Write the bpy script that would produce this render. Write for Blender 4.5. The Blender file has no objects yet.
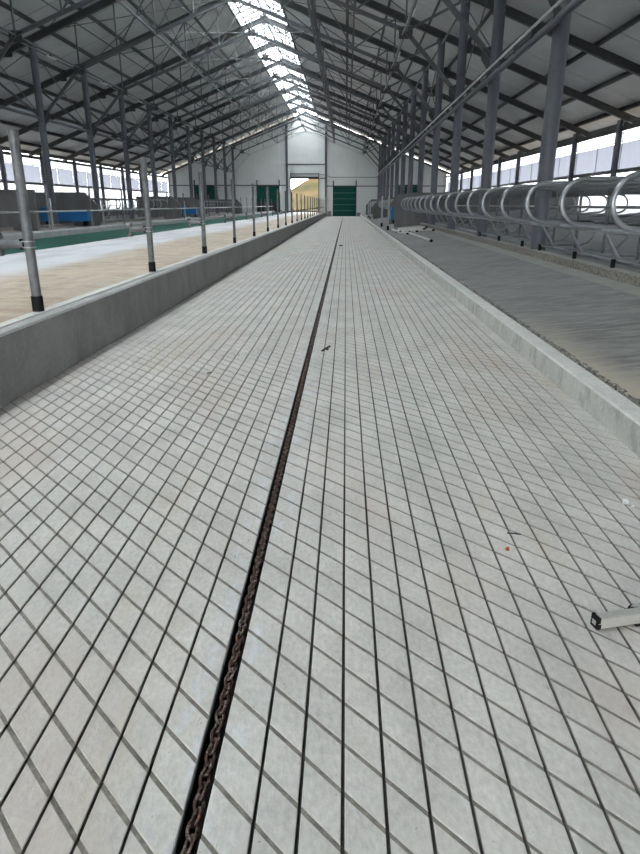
import bpy, math, random
from mathutils import Vector, Matrix
random.seed(7)
sc = bpy.context.scene
C = sc.collection
PI = math.pi

# ------------------------------------------------------------------ camera
F_PX, CAM_H, VX, VY = 640.0, 1.45, 346.0, 204.5
PITCH = math.atan((427 - VY) / F_PX)
YAW = math.atan((VX - 320) * math.cos(PITCH) / F_PX)
cam_d = bpy.data.cameras.new('camera')
cam = bpy.data.objects.new('camera', cam_d)
C.objects.link(cam)
cam.location = (0, 0, CAM_H)
cam.rotation_euler = (PI / 2 - PITCH, 0, YAW)
cam_d.sensor_fit = 'VERTICAL'
cam_d.sensor_height = 24
cam_d.lens = 24 * F_PX / 854
cam_d.clip_start = 0.05
cam_d.clip_end = 1500
sc.camera = cam

# ------------------------------------------------------------------ world: even white overcast sky
SKY = 7.5
w = bpy.data.worlds.new('world')
sc.world = w
w.use_nodes = True
bg = w.node_tree.nodes['Background']
bg.inputs['Color'].default_value = (0.985, 0.985, 1.0, 1)
bg.inputs['Strength'].default_value = SKY
sc.view_settings.view_transform = 'Standard'
sc.view_settings.look = 'None'
sc.view_settings.gamma = 1
sc.view_settings.use_curve_mapping = False
sc.view_settings.exposure = 1.5
sc.cycles.max_bounces = 8
sc.cycles.diffuse_bounces = 6
sc.cycles.transparent_max_bounces = 12
sc.cycles.use_denoising = True
sc.cycles.sample_clamp_indirect = 6

# ------------------------------------------------------------------ dimensions (metres)
END = 87.9            # far gable
START = -16.0          # the hall goes on behind the camera to here, then is open
BAY = 6.1
Y0 = 14.67            # frame number 0
FR = [Y0 + BAY * k for k in range(-5, 13)]
CX = -5.15            # ridge
HALF = 17.8           # ridge to eave column
COL = 9.35            # ridge to inner column
TOPZ = 12.55          # roof underside at the ridge
SL = 0.388
def roof_z(off):
    return TOPZ - SL * abs(off)
FW0, FW1, FWZ = -2.58, -2.77, 0.53      # left feed wall
TABLE_Z = 0.47
G0, G1 = -0.392, -0.333                 # chain gutter
KX0, KX1, KZ = 1.80, 1.95, 0.19         # right kerb
XL, XR = CX - HALF - 0.15, CX + HALF + 0.15

# ------------------------------------------------------------------ materials
def mat(name, color, rough=0.7, metal=0.0, var=0.0, scale=3.0, stretch=(1, 1, 1), bump=0.0, bscale=40,
        col2=None, ramp=(0.35, 0.65), fine=0.0, spec=0.5, transmission=None, extra=None):
    m = bpy.data.materials.new(name)
    m.use_nodes = True
    nt = m.node_tree
    b = nt.nodes['Principled BSDF']
    b.inputs['Roughness'].default_value = rough
    b.inputs['Metallic'].default_value = metal
    b.inputs['Specular IOR Level'].default_value = spec
    c = (*color, 1)
    b.inputs['Base Color'].default_value = c
    geo = nt.nodes.new('ShaderNodeNewGeometry')
    mp = nt.nodes.new('ShaderNodeMapping')
    nt.links.new(geo.outputs['Position'], mp.inputs['Vector'])
    mp.inputs['Scale'].default_value = stretch
    out = None
    if var or col2:
        n = nt.nodes.new('ShaderNodeTexNoise')
        n.inputs['Scale'].default_value = scale
        n.inputs['Detail'].default_value = 6
        n.inputs['Roughness'].default_value = 0.65
        nt.links.new(mp.outputs['Vector'], n.inputs['Vector'])
        r = nt.nodes.new('ShaderNodeValToRGB')
        r.color_ramp.elements[0].position = ramp[0]
        r.color_ramp.elements[1].position = ramp[1]
        if col2:
            r.color_ramp.elements[0].color = (*col2, 1)
            r.color_ramp.elements[1].color = c
        else:
            r.color_ramp.elements[0].color = (*[v * (1 - var) for v in color], 1)
            r.color_ramp.elements[1].color = (*[min(1, v * (1 + var)) for v in color], 1)
        nt.links.new(n.outputs['Fac'], r.inputs['Fac'])
        out = r.outputs['Color']
    if fine:
        n2 = nt.nodes.new('ShaderNodeTexNoise')
        n2.inputs['Scale'].default_value = bscale
        n2.inputs['Detail'].default_value = 4
        nt.links.new(mp.outputs['Vector'], n2.inputs['Vector'])
        mr = nt.nodes.new('ShaderNodeMapRange')
        mr.inputs['From Min'].default_value = 0.3
        mr.inputs['From Max'].default_value = 0.7
        mr.inputs['To Min'].default_value = 1 - fine
        mr.inputs['To Max'].default_value = 1 + fine
        nt.links.new(n2.outputs['Fac'], mr.inputs['Value'])
        mx = nt.nodes.new('ShaderNodeVectorMath')
        mx.operation = 'SCALE'
        if out is None:
            rgb = nt.nodes.new('ShaderNodeRGB')
            rgb.outputs[0].default_value = c
            out = rgb.outputs[0]
        nt.links.new(out, mx.inputs[0])
        nt.links.new(mr.outputs['Result'], mx.inputs['Scale'])
        out = mx.outputs['Vector']
    if extra:
        out = extra(nt, out, geo)
    if out is not None:
        nt.links.new(out, b.inputs['Base Color'])
    if bump:
        n3 = nt.nodes.new('ShaderNodeTexNoise')
        n3.inputs['Scale'].default_value = bscale
        n3.inputs['Detail'].default_value = 5
        nt.links.new(mp.outputs['Vector'], n3.inputs['Vector'])
        bp = nt.nodes.new('ShaderNodeBump')
        bp.inputs['Strength'].default_value = bump
        bp.inputs['Distance'].default_value = 0.01
        nt.links.new(n3.outputs['Fac'], bp.inputs['Height'])
        nt.links.new(bp.outputs['Normal'], b.inputs['Normal'])
    return m

def mixcol(nt, fac, a, bcol):
    mx = nt.nodes.new('ShaderNodeMix')
    mx.data_type = 'RGBA'
    nt.links.new(fac, mx.inputs[0])
    nt.links.new(a, mx.inputs[6])
    if isinstance(bcol, tuple):
        mx.inputs[7].default_value = (*bcol, 1)
    else:
        nt.links.new(bcol, mx.inputs[7])
    return mx.outputs[2]

def math_node(nt, op, a, b=None, c=None):
    n = nt.nodes.new('ShaderNodeMath')
    n.operation = op
    for i, v in enumerate((a, b, c)):
        if v is None:
            continue
        if isinstance(v, (int, float)):
            n.inputs[i].default_value = v
        else:
            nt.links.new(v, n.inputs[i])
    return n.outputs[0]

def noise(nt, geo, scale, stretch=(1, 1, 1), detail=5, rough=0.6):
    mp = nt.nodes.new('ShaderNodeMapping')
    nt.links.new(geo.outputs['Position'], mp.inputs['Vector'])
    mp.inputs['Scale'].default_value = stretch
    n = nt.nodes.new('ShaderNodeTexNoise')
    n.inputs['Scale'].default_value = scale
    n.inputs['Detail'].default_value = detail
    n.inputs['Roughness'].default_value = rough
    nt.links.new(mp.outputs['Vector'], n.inputs['Vector'])
    return n.outputs['Fac']

def smooth(nt, v, a, b, lo=0, hi=1):
    mr = nt.nodes.new('ShaderNodeMapRange')
    mr.interpolation_type = 'SMOOTHSTEP'
    nt.links.new(v, mr.inputs['Value'])
    mr.inputs['From Min'].default_value = a
    mr.inputs['From Max'].default_value = b
    mr.inputs['To Min'].default_value = lo
    mr.inputs['To Max'].default_value = hi
    return mr.outputs['Result']

def xyz(nt, geo):
    s = nt.nodes.new('ShaderNodeSeparateXYZ')
    nt.links.new(geo.outputs['Position'], s.inputs[0])
    return s.outputs

def floor_extra(nt, col, geo):
    X = xyz(nt, geo)[0]
    # pinkish and yellowish patches of dust
    col = mixcol(nt, smooth(nt, noise(nt, geo, 1.1, (1, .45, 1)), .50, .66, 0, .6), col, (0.50, 0.43, 0.385))
    col = mixcol(nt, smooth(nt, noise(nt, geo, 0.9, (1.4, .3, 1), 6, .7), .56, .70, 0, .5), col, (0.50, 0.43, 0.31))
    # pale bluish scuffs beside the gutter
    d = math_node(nt, 'ABSOLUTE', math_node(nt, 'ADD', X, 0.3625))
    near = smooth(nt, d, 0.07, 0.17, 1, 0)
    sc1 = smooth(nt, noise(nt, geo, 9, (1.6, .5, 1), 8, .8), .5, .62)
    col = mixcol(nt, math_node(nt, 'MULTIPLY', math_node(nt, 'MULTIPLY', near, sc1), .55), col, (0.60, 0.63, 0.70))
    sc2 = smooth(nt, noise(nt, geo, 16, (1.8, .35, 1), 8, .8), .60, .68)
    col = mixcol(nt, math_node(nt, 'MULTIPLY', math_node(nt, 'MULTIPLY', near, sc2), .75), col, (0.14, 0.15, 0.17))
    # small dark specks
    sp = smooth(nt, noise(nt, geo, 60, (1, 1, 1), 2, .5), .72, .76, 0, .6)
    return mixcol(nt, sp, col, (0.16, 0.15, 0.13))

def table_extra(nt, col, geo):
    X, Y, Z = xyz(nt, geo)
    wob = math_node(nt, 'MULTIPLY', math_node(nt, 'SUBTRACT', noise(nt, geo, .35, (1, .5, 1)), .5), 1.6)
    xx = math_node(nt, 'ADD', X, wob)
    # sand and dust towards the near wall, bare pale coating beyond
    sand = smooth(nt, xx, -5.3, -4.5)
    grain = smooth(nt, noise(nt, geo, 3, (1, .25, 1), 8, .7), .35, .68, 0.0, 1.0)
    sandcol = mixcol(nt, grain, col, (0.56, 0.475, 0.37))
    sandcol = mixcol(nt, smooth(nt, noise(nt, geo, 2.4, (.6, 1.1, 1), 8, .8), .50, .62, 0, .6), sandcol, (0.36, 0.27, 0.19))
    pale = mixcol(nt, smooth(nt, noise(nt, geo, 1.6, (1, .3, 1), 7, .7), .4, .65), sandcol, (0.6, 0.6, 0.62))
    rgb = nt.nodes.new('ShaderNodeRGB'); rgb.outputs[0].default_value = (0.52, 0.52, 0.545, 1)
    sandcol = mixcol(nt, smooth(nt, noise(nt, geo, 2.4, (.6, 1.1, 1), 8, .8), .50, .62, 0, .6), sandcol, (0.36, 0.27, 0.19))
    pale = mixcol(nt, smooth(nt, noise(nt, geo, 1.6, (1, .3, 1), 7, .7), .38, .6), rgb.outputs[0], (0.66, 0.66, 0.68))
    return mixcol(nt, sand, pale, sandcol)

def platform_extra(nt, col, geo):
    X, Y, Z = xyz(nt, geo)
    wav = noise(nt, geo, 4.5, (.6, 3.2, 1), 7, .7)
    col = mixcol(nt, smooth(nt, wav, .45, .60, 0, .7), col, (0.32, 0.31, 0.295))
    edge = smooth(nt, math_node(nt, 'ADD', X, math_node(nt, 'MULTIPLY', noise(nt, geo, 1.3), .5)), 2.3, 2.65, 1, 0)
    near = math_node(nt, 'MULTIPLY', edge, smooth(nt, Y, 4.5, 8.5, 1, 0))
    return mixcol(nt, near, col, (0.42, 0.38, 0.31))

def wall_stain(nt, col, geo):
    st = smooth(nt, noise(nt, geo, 2.6, (1, 1.5, .8), 7, .75), .50, .64, 0, .6)
    return mixcol(nt, st, col, (0.26, 0.26, 0.245))

def rust_extra(nt, col, geo):
    col = mixcol(nt, smooth(nt, noise(nt, geo, 45, (1, 1, 1), 5, .7), .5, .62), col, (0.27, 0.235, 0.21))
    return mixcol(nt, smooth(nt, noise(nt, geo, 22, (1, 1, 1), 5, .7), .60, .67, 0, .85), col, (0.32, 0.11, 0.03))

M = {}
M['floor'] = mat('floor_concrete', (0.565, 0.550, 0.515), .78, col2=(0.43, 0.422, 0.395), scale=3.2, stretch=(1, .6, 1), ramp=(.3, .6), fine=.10, bscale=60, bump=.35, extra=floor_extra)
M['diag'] = mat('groove_concrete', (0.215, 0.20, 0.175), .9, var=.3, scale=30, bump=.5, bscale=90)
M['groove'] = mat('deep_groove', (0.05, 0.047, 0.042), .95, var=.3, scale=40)
M['gutter'] = mat('gutter_dark', (0.018, 0.016, 0.015), .95, var=.3, scale=30)  # near-black inside of the gutter
M['steel_edge'] = mat('steel_edge', (0.22, 0.22, 0.21), .6, .5, var=.3, scale=20)
M['chain'] = mat('rusty_chain', (0.085, 0.045, 0.038), .55, .35, fine=.2, bump=.5, bscale=150, extra=rust_extra)
M['wall'] = mat('cast_wall', (0.205, 0.205, 0.203), .85, var=.14, scale=2.5, stretch=(1, 1, .8), fine=.08, bump=.25, bscale=35)  # shade of the wall face put into its colour; top stays lighter
M['walltop'] = mat('wall_top', (0.40, 0.40, 0.39), .8, var=.10, scale=4, fine=.08, bump=.2, bscale=40)
M['kerb'] = mat('kerb_concrete', (0.50, 0.50, 0.465), .8, var=.10, scale=3, fine=.10, bump=.3, bscale=30, extra=wall_stain)
M['kerbtop'] = mat('kerb_top', (0.60, 0.595, 0.565), .8, var=.08, scale=5, fine=.08, bump=.2, bscale=40)
M['rough'] = mat('rough_joint', (0.22, 0.21, 0.19), .95, col2=(0.06, 0.06, 0.055), scale=28, ramp=(.4, .58), bump=1, bscale=40)
M['platform'] = mat('platform_screed', (0.19, 0.187, 0.183), .62, var=.25, scale=1.0, stretch=(.6, 1.2, 1), bump=.2, bscale=12, extra=platform_extra)
M['strip'] = mat('light_strip', (0.34, 0.335, 0.31), .8, var=.1, scale=4, fine=.06)
M['aggregate'] = mat('aggregate_kerb', (0.34, 0.32, 0.28), .9, col2=(0.13, 0.125, 0.115), scale=22, ramp=(.35, .6), bump=.8, bscale=45)
M['bed'] = mat('bed_concrete', (0.20, 0.20, 0.20), .8, var=.15, scale=2)
M['darkwall'] = mat('dark_wall', (0.13, 0.13, 0.13), .85, var=.2, scale=1.4, stretch=(1, 1, .35), fine=.05)
M['table'] = mat('feed_table', (0.44, 0.375, 0.295), .8, fine=.06, bscale=20, bump=.2, extra=table_extra)
M['green'] = mat('green_coating', (0.008, 0.085, 0.062), .5, var=.15, scale=2, stretch=(1, .3, 1), spec=.25)
M['galv'] = mat('galvanised', (0.13, 0.137, 0.142), .5, .3, var=.25, scale=7, fine=.10, bscale=30)
M['galv_bright'] = mat('galvanised_bright', (0.34, 0.355, 0.365), .4, .5, var=.12, scale=9)
M['stall'] = mat('stall_tube', (0.28, 0.295, 0.31), .28, .55, var=.12, scale=9)
M['column'] = mat('column_paint', (0.088, 0.096, 0.115), .5, .2, var=.12, scale=3, fine=.06)
M['frame'] = mat('frame_paint', (0.060, 0.066, 0.070), .5, .2, var=.15, scale=4)
M['web'] = mat('web_paint', (0.12, 0.128, 0.138), .5, .2, var=.12, scale=5)
M['purlin'] = mat('purlin_paint', (0.055, 0.058, 0.062), .6, .1, var=.1, scale=4)
M['roof'] = mat('roof_panel', (0.64, 0.655, 0.645), .55, var=.08, scale=.9, stretch=(1, .5, 1))
M['roofback'] = mat('roof_back', (0.03, 0.03, 0.03), .9)
M['gable'] = mat('gable_panel', (0.62, 0.64, 0.63), .5, var=.04, scale=.6)
M['black'] = mat('black_plastic', (0.006, 0.006, 0.007), .6, spec=.15)
M['blue'] = mat('blue_plastic', (0.012, 0.13, 0.34), .45, var=.1, scale=3)
M['doorgreen'] = mat('door_green', (0.003, 0.060, 0.047), .5, var=.15, scale=3, spec=.15)
M['doordark'] = mat('door_frame', (0.018, 0.022, 0.024), .6)
M['doorseam'] = mat('door_seam', (0.05, 0.14, 0.12), .5)
M['far_kerb'] = mat('far_kerb', (0.30, 0.30, 0.295), .8, var=.1, scale=4, fine=.06)
M['pipe_highlight'] = mat('pipe_highlight', (0.62, 0.62, 0.60), .35, .2)  # the pipe's whitish highlight is put into its base colour
M['ground'] = mat('outside_ground', (0.075, 0.066, 0.052), .9, var=.2, scale=.2, spec=0)
M['hill'] = mat('hill_soil', (0.034, 0.025, 0.014), .95, col2=(0.016, 0.016, 0.009), scale=.09, ramp=(.38, .6), stretch=(1, 1, 2), spec=0)
M['scrub'] = mat('scrub_green', (0.012, 0.014, 0.006), .95, var=.3, scale=1, spec=0)
M['alu'] = mat('aluminium', (0.50, 0.50, 0.47), .4, .5, var=.1, scale=14)
M['lamp'] = mat('lamp_housing', (0.75, 0.77, 0.78), .35, .2)
M['orange'] = mat('orange_lump', (0.50, 0.13, 0.03), .8, var=.3, scale=60)
M['white'] = mat('white_lump', (0.88, 0.88, 0.87), .8, var=.1, scale=90)
M['twig'] = mat('twig', (0.035, 0.028, 0.022), .8)

def sheet(name, color, transp, gloss=0.05, seam=None):
    """thin translucent sheet: part see-through, part diffusing"""
    m = bpy.data.materials.new(name)
    m.use_nodes = True
    nt = m.node_tree
    nt.nodes.clear()
    o = nt.nodes.new('ShaderNodeOutputMaterial')
    tr = nt.nodes.new('ShaderNodeBsdfTransparent')
    tl = nt.nodes.new('ShaderNodeBsdfTranslucent')
    df = nt.nodes.new('ShaderNodeBsdfDiffuse')
    geo = nt.nodes.new('ShaderNodeNewGeometry')
    tr.inputs[0].default_value = (0.92, 0.97, 1, 1)
    c = nt.nodes.new('ShaderNodeRGB'); c.outputs[0].default_value = (*color, 1)
    cc = mixcol(nt, smooth(nt, noise(nt, geo, 1.2, (1, 1, .6)), .3, .7, 0, .3), c.outputs[0], tuple(v * .78 for v in color))
    nt.links.new(cc, tl.inputs[0]); nt.links.new(cc, df.inputs[0])
    a = nt.nodes.new('ShaderNodeMixShader'); a.inputs[0].default_value = .55
    nt.links.new(tl.outputs[0], a.inputs[1]); nt.links.new(df.outputs[0], a.inputs[2])
    b = nt.nodes.new('ShaderNodeMixShader'); b.inputs[0].default_value = transp
    nt.links.new(a.outputs[0], b.inputs[1]); nt.links.new(tr.outputs[0], b.inputs[2])
    nt.links.new(b.outputs[0], o.inputs[0])
    return m
M['skylight'] = sheet('skylight_sheet', (0.84, 0.92, 0.94), .20)
M['curtain'] = sheet('curtain_sheet', (0.112, 0.122, 0.146), .006)
M['clear'] = sheet('sky_dim_sheet', (0.20, 0.21, 0.225), .06)  # added film that dims the sky below and above the curtain

# ------------------------------------------------------------------ mesh helpers
class MB:
    def __init__(self):
        self.v = []; self.f = []; self.sm = []; self.mi = []
    def add(self, vs, fs, smooth_=False, mi=0):
        n = len(self.v)
        self.v += [tuple(p) for p in vs]
        self.f += [tuple(i + n for i in f) for f in fs]
        self.sm += [smooth_] * len(fs)
        self.mi += [mi] * len(fs)
    def box(self, x0, x1, y0, y1, z0, z1, mi=0):
        vs = [(x0, y0, z0), (x1, y0, z0), (x1, y1, z0), (x0, y1, z0), (x0, y0, z1), (x1, y0, z1), (x1, y1, z1), (x0, y1, z1)]
        self.add(vs, BOXF, mi=mi)
    def hexa(self, vs, mi=0):
        self.add(vs, BOXF, mi=mi)
    def bar(self, a, b, w, h, up=(0, 0, 1), off=(0, 0)):
        a = Vector(a); b = Vector(b); d = (b - a).normalized()
        u = Vector(up)
        s = d.cross(u).normalized(); t = s.cross(d).normalized()
        a = a + s * off[0] + t * off[1]; b = b + s * off[0] + t * off[1]
        q = lambda p, i, j: p + s * (i * w / 2) + t * (j * h / 2)
        self.add([q(a, -1, -1), q(a, 1, -1), q(b, 1, -1), q(b, -1, -1), q(a, -1, 1), q(a, 1, 1), q(b, 1, 1), q(b, -1, 1)], BOXF)
    def ibeam(self, a, b, w, h, t=.015, up=(0, 0, 1)):
        self.bar(a, b, t, h, up)
        self.bar(a, b, w, t * 1.4, up, (0, h / 2))
        self.bar(a, b, w, t * 1.4, up, (0, -h / 2))
    def tube(self, pts, r, n=8, caps=True, closed=False):
        pts = [Vector(p) for p in pts]
        m = len(pts)
        rings = []
        prev = None
        for i, p in enumerate(pts):
            if closed:
                d = (pts[(i + 1) % m] - pts[i - 1]).normalized()
            elif i == 0: d = (pts[1] - p).normalized()
            elif i == m - 1: d = (p - pts[i - 1]).normalized()
            else: d = ((pts[i + 1] - p).normalized() + (p - pts[i - 1]).normalized()).normalized()
            if prev is None:
                s = d.cross(Vector((0, 0, 1)))
                if s.length < .1: s = d.cross(Vector((0, 1, 0)))
                s.normalize()
            else:
                s = (prev - d * prev.dot(d)).normalized()
            prev = s
            t = s.cross(d)
            rings.append([p + (s * math.cos(2 * PI * k / n) + t * math.sin(2 * PI * k / n)) * r for k in range(n)])
        vs = [q for rg in rings for q in rg]
        fs = []
        for i in range(m if closed else m - 1):
            j = (i + 1) % m
            for k in range(n):
                fs.append((i * n + k, i * n + (k + 1) % n, j * n + (k + 1) % n, j * n + k))
        self.add(vs, fs, True)
        if caps and not closed:
            base = len(self.v)
            self.add(rings[0], [tuple(range(n))])
            self.add(rings[-1], [tuple(reversed(range(n)))])
    def mesh(self, name, mats):
        me = bpy.data.meshes.new(name)
        me.from_pydata(self.v, [], self.f)
        for q in (mats if isinstance(mats, (list, tuple)) else [mats]):
            me.materials.append(M[q])
        me.polygons.foreach_set('use_smooth', self.sm)
        if any(self.mi): me.polygons.foreach_set('material_index', self.mi)
        me.validate(); me.update()
        return me
BOXF = [(0, 3, 2, 1), (4, 5, 6, 7), (0, 1, 5, 4), (1, 2, 6, 5), (2, 3, 7, 6), (3, 0, 4, 7)]

def link(name, me, parent=None, loc=(0, 0, 0), rot=(0, 0, 0)):
    o = bpy.data.objects.new(name, me)
    o.location = loc; o.rotation_euler = rot
    if parent: o.parent = parent
    C.objects.link(o)
    return o
def obj(name, mb, m, parent=None, loc=(0, 0, 0), rot=(0, 0, 0)):
    return link(name, mb.mesh(name, m), parent, loc, rot)
def thing(name, label, cat, loc=(0, 0, 0), rotz=0, group=None):
    o = bpy.data.objects.new(name, None); C.objects.link(o)
    o.location = loc; o.rotation_euler = (0, 0, rotz)
    return tag(o, label, cat, group)
def tag(o, label, cat, group=None):
    o['label'] = label; o['category'] = cat
    if group: o['group'] = group
    return o
def struct(name, me=None, m=None, loc=(0, 0, 0)):
    if isinstance(me, MB): me = me.mesh(name, m)
    o = bpy.data.objects.new(name, me); C.objects.link(o); o.location = loc
    o['kind'] = 'structure'
    return o
def dup(root, loc, label=None):
    r = root.copy(); C.objects.link(r); r.location = loc
    if label: r['label'] = label
    for ch in list(root.children):
        c = ch.copy(); C.objects.link(c); c.parent = r
        for g in list(ch.children):
            d = g.copy(); C.objects.link(d); d.parent = c
    return r
ORD = ['first', 'second', 'third', 'fourth', 'fifth', 'sixth', 'seventh', 'eighth', 'ninth', 'tenth', 'eleventh', 'twelfth',
       'thirteenth', 'fourteenth', 'fifteenth', 'sixteenth', 'seventeenth', 'eighteenth', 'nineteenth', 'twentieth',
       'twenty-first', 'twenty-second', 'twenty-third', 'twenty-fourth', 'twenty-fifth', 'twenty-sixth', 'twenty-seventh']

# camera projection, only used to choose which pieces are largest in view
_F = Vector((-math.sin(YAW) * math.cos(PITCH), math.cos(YAW) * math.cos(PITCH), -math.sin(PITCH)))
_R = Vector((math.cos(YAW), math.sin(YAW), 0)); _D = _F.cross(_R)
if _D.z > 0: _D = -_D
def proj(x, y, z):
    v = Vector((x, y, z - CAM_H)); d = v.dot(_F)
    if d < .05: return None
    return 320 + F_PX * v.dot(_R) / d, 427 + F_PX * v.dot(_D) / d, d

# ================================================================== FLOOR
mb = MB()
mb.box(FW0 - .05, G0, START, END, -.20, -.016)
mb.box(G1, KX0 + .05, START, END, -.20, -.016)
floor = struct('floor', mb, 'groove')
edges_l = [G0, -0.514]
while edges_l[-1] - .1165 > FW0: edges_l.append(edges_l[-1] - .1165)
edges_l.append(FW0 - .01)
edges_r = [G1, -0.210]
while edges_r[-1] + .1105 < KX0 - .03: edges_r.append(edges_r[-1] + .1105)
edges_r.append(KX0 + .01)
cols = [(edges_l[i + 1], edges_l[i], i == 0) for i in range(len(edges_l) - 1)] + [(edges_r[i], edges_r[i + 1], i == 0) for i in range(len(edges_r) - 1)]
LG, DG, PITCH_Y = .0048, .0095, .16
strips = MB()
spans = []
for (a, b, first) in cols:
    x0 = a + (0 if a in (G1,) else LG); x1 = b - (0 if b in (G0,) else LG)
    x0 += 0.0; spans.append((x0, x1))
    strips.box(x0, x1, START, END, -.016, -.005)
gs = obj('groove_bed', strips, 'diag', floor); gs['kind'] = 'stuff'
blocks = []
for ci, (x0, x1) in enumerate(spans):
    j0 = int((START + x1) / PITCH_Y) + 1
    j1 = int((END + x0) / PITCH_Y) - 1
    for j in range(j0, j1):
        yb = j * PITCH_Y
        cx, cy = (x0 + x1) / 2, yb - (x0 + x1) / 2 + PITCH_Y / 2
        blocks.append((ci, j, cx, cy))
def score(b):
    p = proj(b[2], b[3], 0)
    if p is None or not (-14 < p[0] < 654 and 0 < p[1] < 872): return 1e9
    return p[2]
blocks.sort(key=score)
near_b, far_b = blocks[:300], blocks[300:]
bmesh_cache = {}
for (ci, j, cx, cy) in near_b:
    x0, x1 = spans[ci]
    key = round(x1 - x0, 4)
    if key not in bmesh_cache:
        hw = (x1 - x0) / 2
        h = PITCH_Y / 2 - DG
        def ring(ins, z):
            w_ = hw - ins
            hh = h - ins * 1.3
            return [(-w_, w_ - hh, z), (w_, -w_ - hh, z), (w_, -w_ + hh, z), (-w_, w_ + hh, z)]
        m1 = MB()
        vs = ring(0, -.006) + ring(0, -.0022) + ring(.0022, 0)
        fs = [(i, (i + 1) % 4, 4 + (i + 1) % 4, 4 + i) for i in range(4)] + [(4 + i, 4 + (i + 1) % 4, 8 + (i + 1) % 4, 8 + i) for i in range(4)] + [(8, 9, 10, 11)]
        m1.add(vs, fs)
        bmesh_cache[key] = m1.mesh('floor_block', 'floor')
    link('floor_block', bmesh_cache[key], floor, (cx, cy, random.uniform(-.0006, .0006)))
fb = MB()
V, Fc = [], []
for (ci, j, cx, cy) in far_b:
    x0, x1 = spans[ci]
    a = j * PITCH_Y + DG; b = (j + 1) * PITCH_Y - DG
    n = len(V)
    V += [(x0, a - x0, -.006), (x1, a - x1, -.006), (x1, b - x1, -.006), (x0, b - x0, -.006),
          (x0, a - x0, 0), (x1, a - x1, 0), (x1, b - x1, 0), (x0, b - x0, 0)]
    Fc += [(n + 4, n + 5, n + 6, n + 7), (n, n + 1, n + 5, n + 4), (n + 1, n + 2, n + 6, n + 5), (n + 2, n + 3, n + 7, n + 6), (n + 3, n, n + 4, n + 7)]
fb.v, fb.f, fb.sm, fb.mi = V, Fc, [False] * len(Fc), [0] * len(Fc)
o = obj('floor_blocks', fb, 'floor', floor); o['kind'] = 'stuff'

# gutter
mb = MB()
mb.box(G0 - .02, G1 + .02, START, END, -.22, -.085)
mb.box(G0 - .02, G0 + .0003, START, END, -.085, -.0055)
mb.box(G1 - .0003, G1 + .02, START, END, -.085, -.0055)
obj('chain_gutter', mb, 'gutter', floor)
mb = MB(); mb.box(G0, G0 + .0022, START, END, -.02, .0012)
obj('gutter_edge', mb, 'steel_edge', floor)

# chain
chain = thing('scraper_chain', 'long rusty steel chain lying in the floor gutter', 'chain', (0, 0, 0))
def link_mesh(ns, nr):
    m1 = MB(); L, Wd, r = .0215, .0142, .0048
    pts = []
    for k in range(ns):
        t = 2 * PI * k / ns
        pts.append((Wd * math.copysign(abs(math.cos(t)) ** .85, math.cos(t)), L * 1.12 * math.copysign(abs(math.sin(t)) ** .9, math.sin(t)), 0))
    m1.tube(pts, r, nr, closed=True)
    return m1
LP = .0375
hi = link_mesh(16, 8).mesh('chain_link', 'chain')
gx = (G0 + G1) / 2 + .001
n_links = int((END - .8) / LP)
for i in range(300):
    y = .82 + i * LP
    link('chain_link', hi, chain, (gx + random.uniform(-.001, .001), y, -.018), (0, PI / 4 if i % 2 else -PI / 4, 0))
far_l = MB()
mid, lo = link_mesh(10, 5), link_mesh(6, 4)
for i in range(300, n_links):
    y = .82 + i * LP
    s = mid if y < 28 else lo
    R_ = Matrix.Rotation(PI / 4 if i % 2 else -PI / 4, 3, 'Y')
    far_l.add([R_ @ Vector(p) + Vector((gx, y, -.018)) for p in s.v], s.f, True)
o = obj('chain_links', far_l, 'chain', chain); o['kind'] = 'stuff'

# ================================================================== LEFT FEED WALL AND TABLE
fwall = struct('trim_1')
fwall['label'] = 'low cast concrete wall along the left side of the grooved alley'
PW = 1.773
yy = 6.05 - PW * 6
panels = {}
mb = MB(); mb.box(FW1 + .01, FW0 - .006, START - 2, END, -.1, FWZ - .01)
obj('wall_core', mb, 'wall', fwall)
pm = MB()
pm.hexa([(FW1, .004, -.05), (FW0, .004, -.05), (FW0, PW - .008, -.05), (FW1, PW - .008, -.05),
         (FW1, .004, FWZ - .02), (FW0, .004, FWZ - .02), (FW0, PW - .008, FWZ - .02), (FW1, PW - .008, FWZ - .02)])
pm.hexa([(FW1 + .001, .003, FWZ - .02), (FW0, .003, FWZ - .02), (FW0, PW - .003, FWZ - .02), (FW1 + .001, PW - .003, FWZ - .02),
         (FW1 + .001, .003, FWZ), (FW0 - .018, .003, FWZ), (FW0 - .018, PW - .003, FWZ), (FW1 + .001, PW - .003, FWZ)], 1)
pme = pm.mesh('wall_panel', ['wall', 'walltop'])
while yy < END - .5:
    link('wall_panel', pme, fwall, (random.uniform(-.002, .002), yy, 0))
    yy += PW
mb = MB(); mb.box(FW1 - .02, FW1 + .075, START - 2, END, TABLE_Z, FWZ + .012)
obj('wall_lip', mb, 'kerbtop', fwall)

LK0, LK1, LKZ = -9.30, -9.58, .68       # left (far) feed kerb
GRX = -7.0
mb = MB(); mb.box(GRX, FW1 - .005, START - 2, END, -.1, TABLE_Z)
ft = struct('floor_feed_table', mb, 'table')
mb = MB(); mb.box(LK0, GRX, START - 2, END, -.1, TABLE_Z + .003)
g = obj('green_strip', mb, 'green', ft); g['label'] = 'dark green coated strip'
lk = struct('trim_2'); lk['label'] = 'pale rounded concrete kerb beyond the green strip'
me_ = MB()
prof = [(LK0, -.1), (LK0, LKZ - .05), (LK0 - .04, LKZ), (LK1 + .04, LKZ), (LK1, LKZ - .05), (LK1, -.1)]
L_ = 3.6
vs = [(x, .006, z) for x, z in prof] + [(x, L_ - .006, z) for x, z in prof]
me_.add(vs, [(i, i + 1, 7 + i, 6 + i) for i in range(5)] + [(5, 4, 3, 2, 1, 0), (6, 7, 8, 9, 10, 11)])
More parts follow.
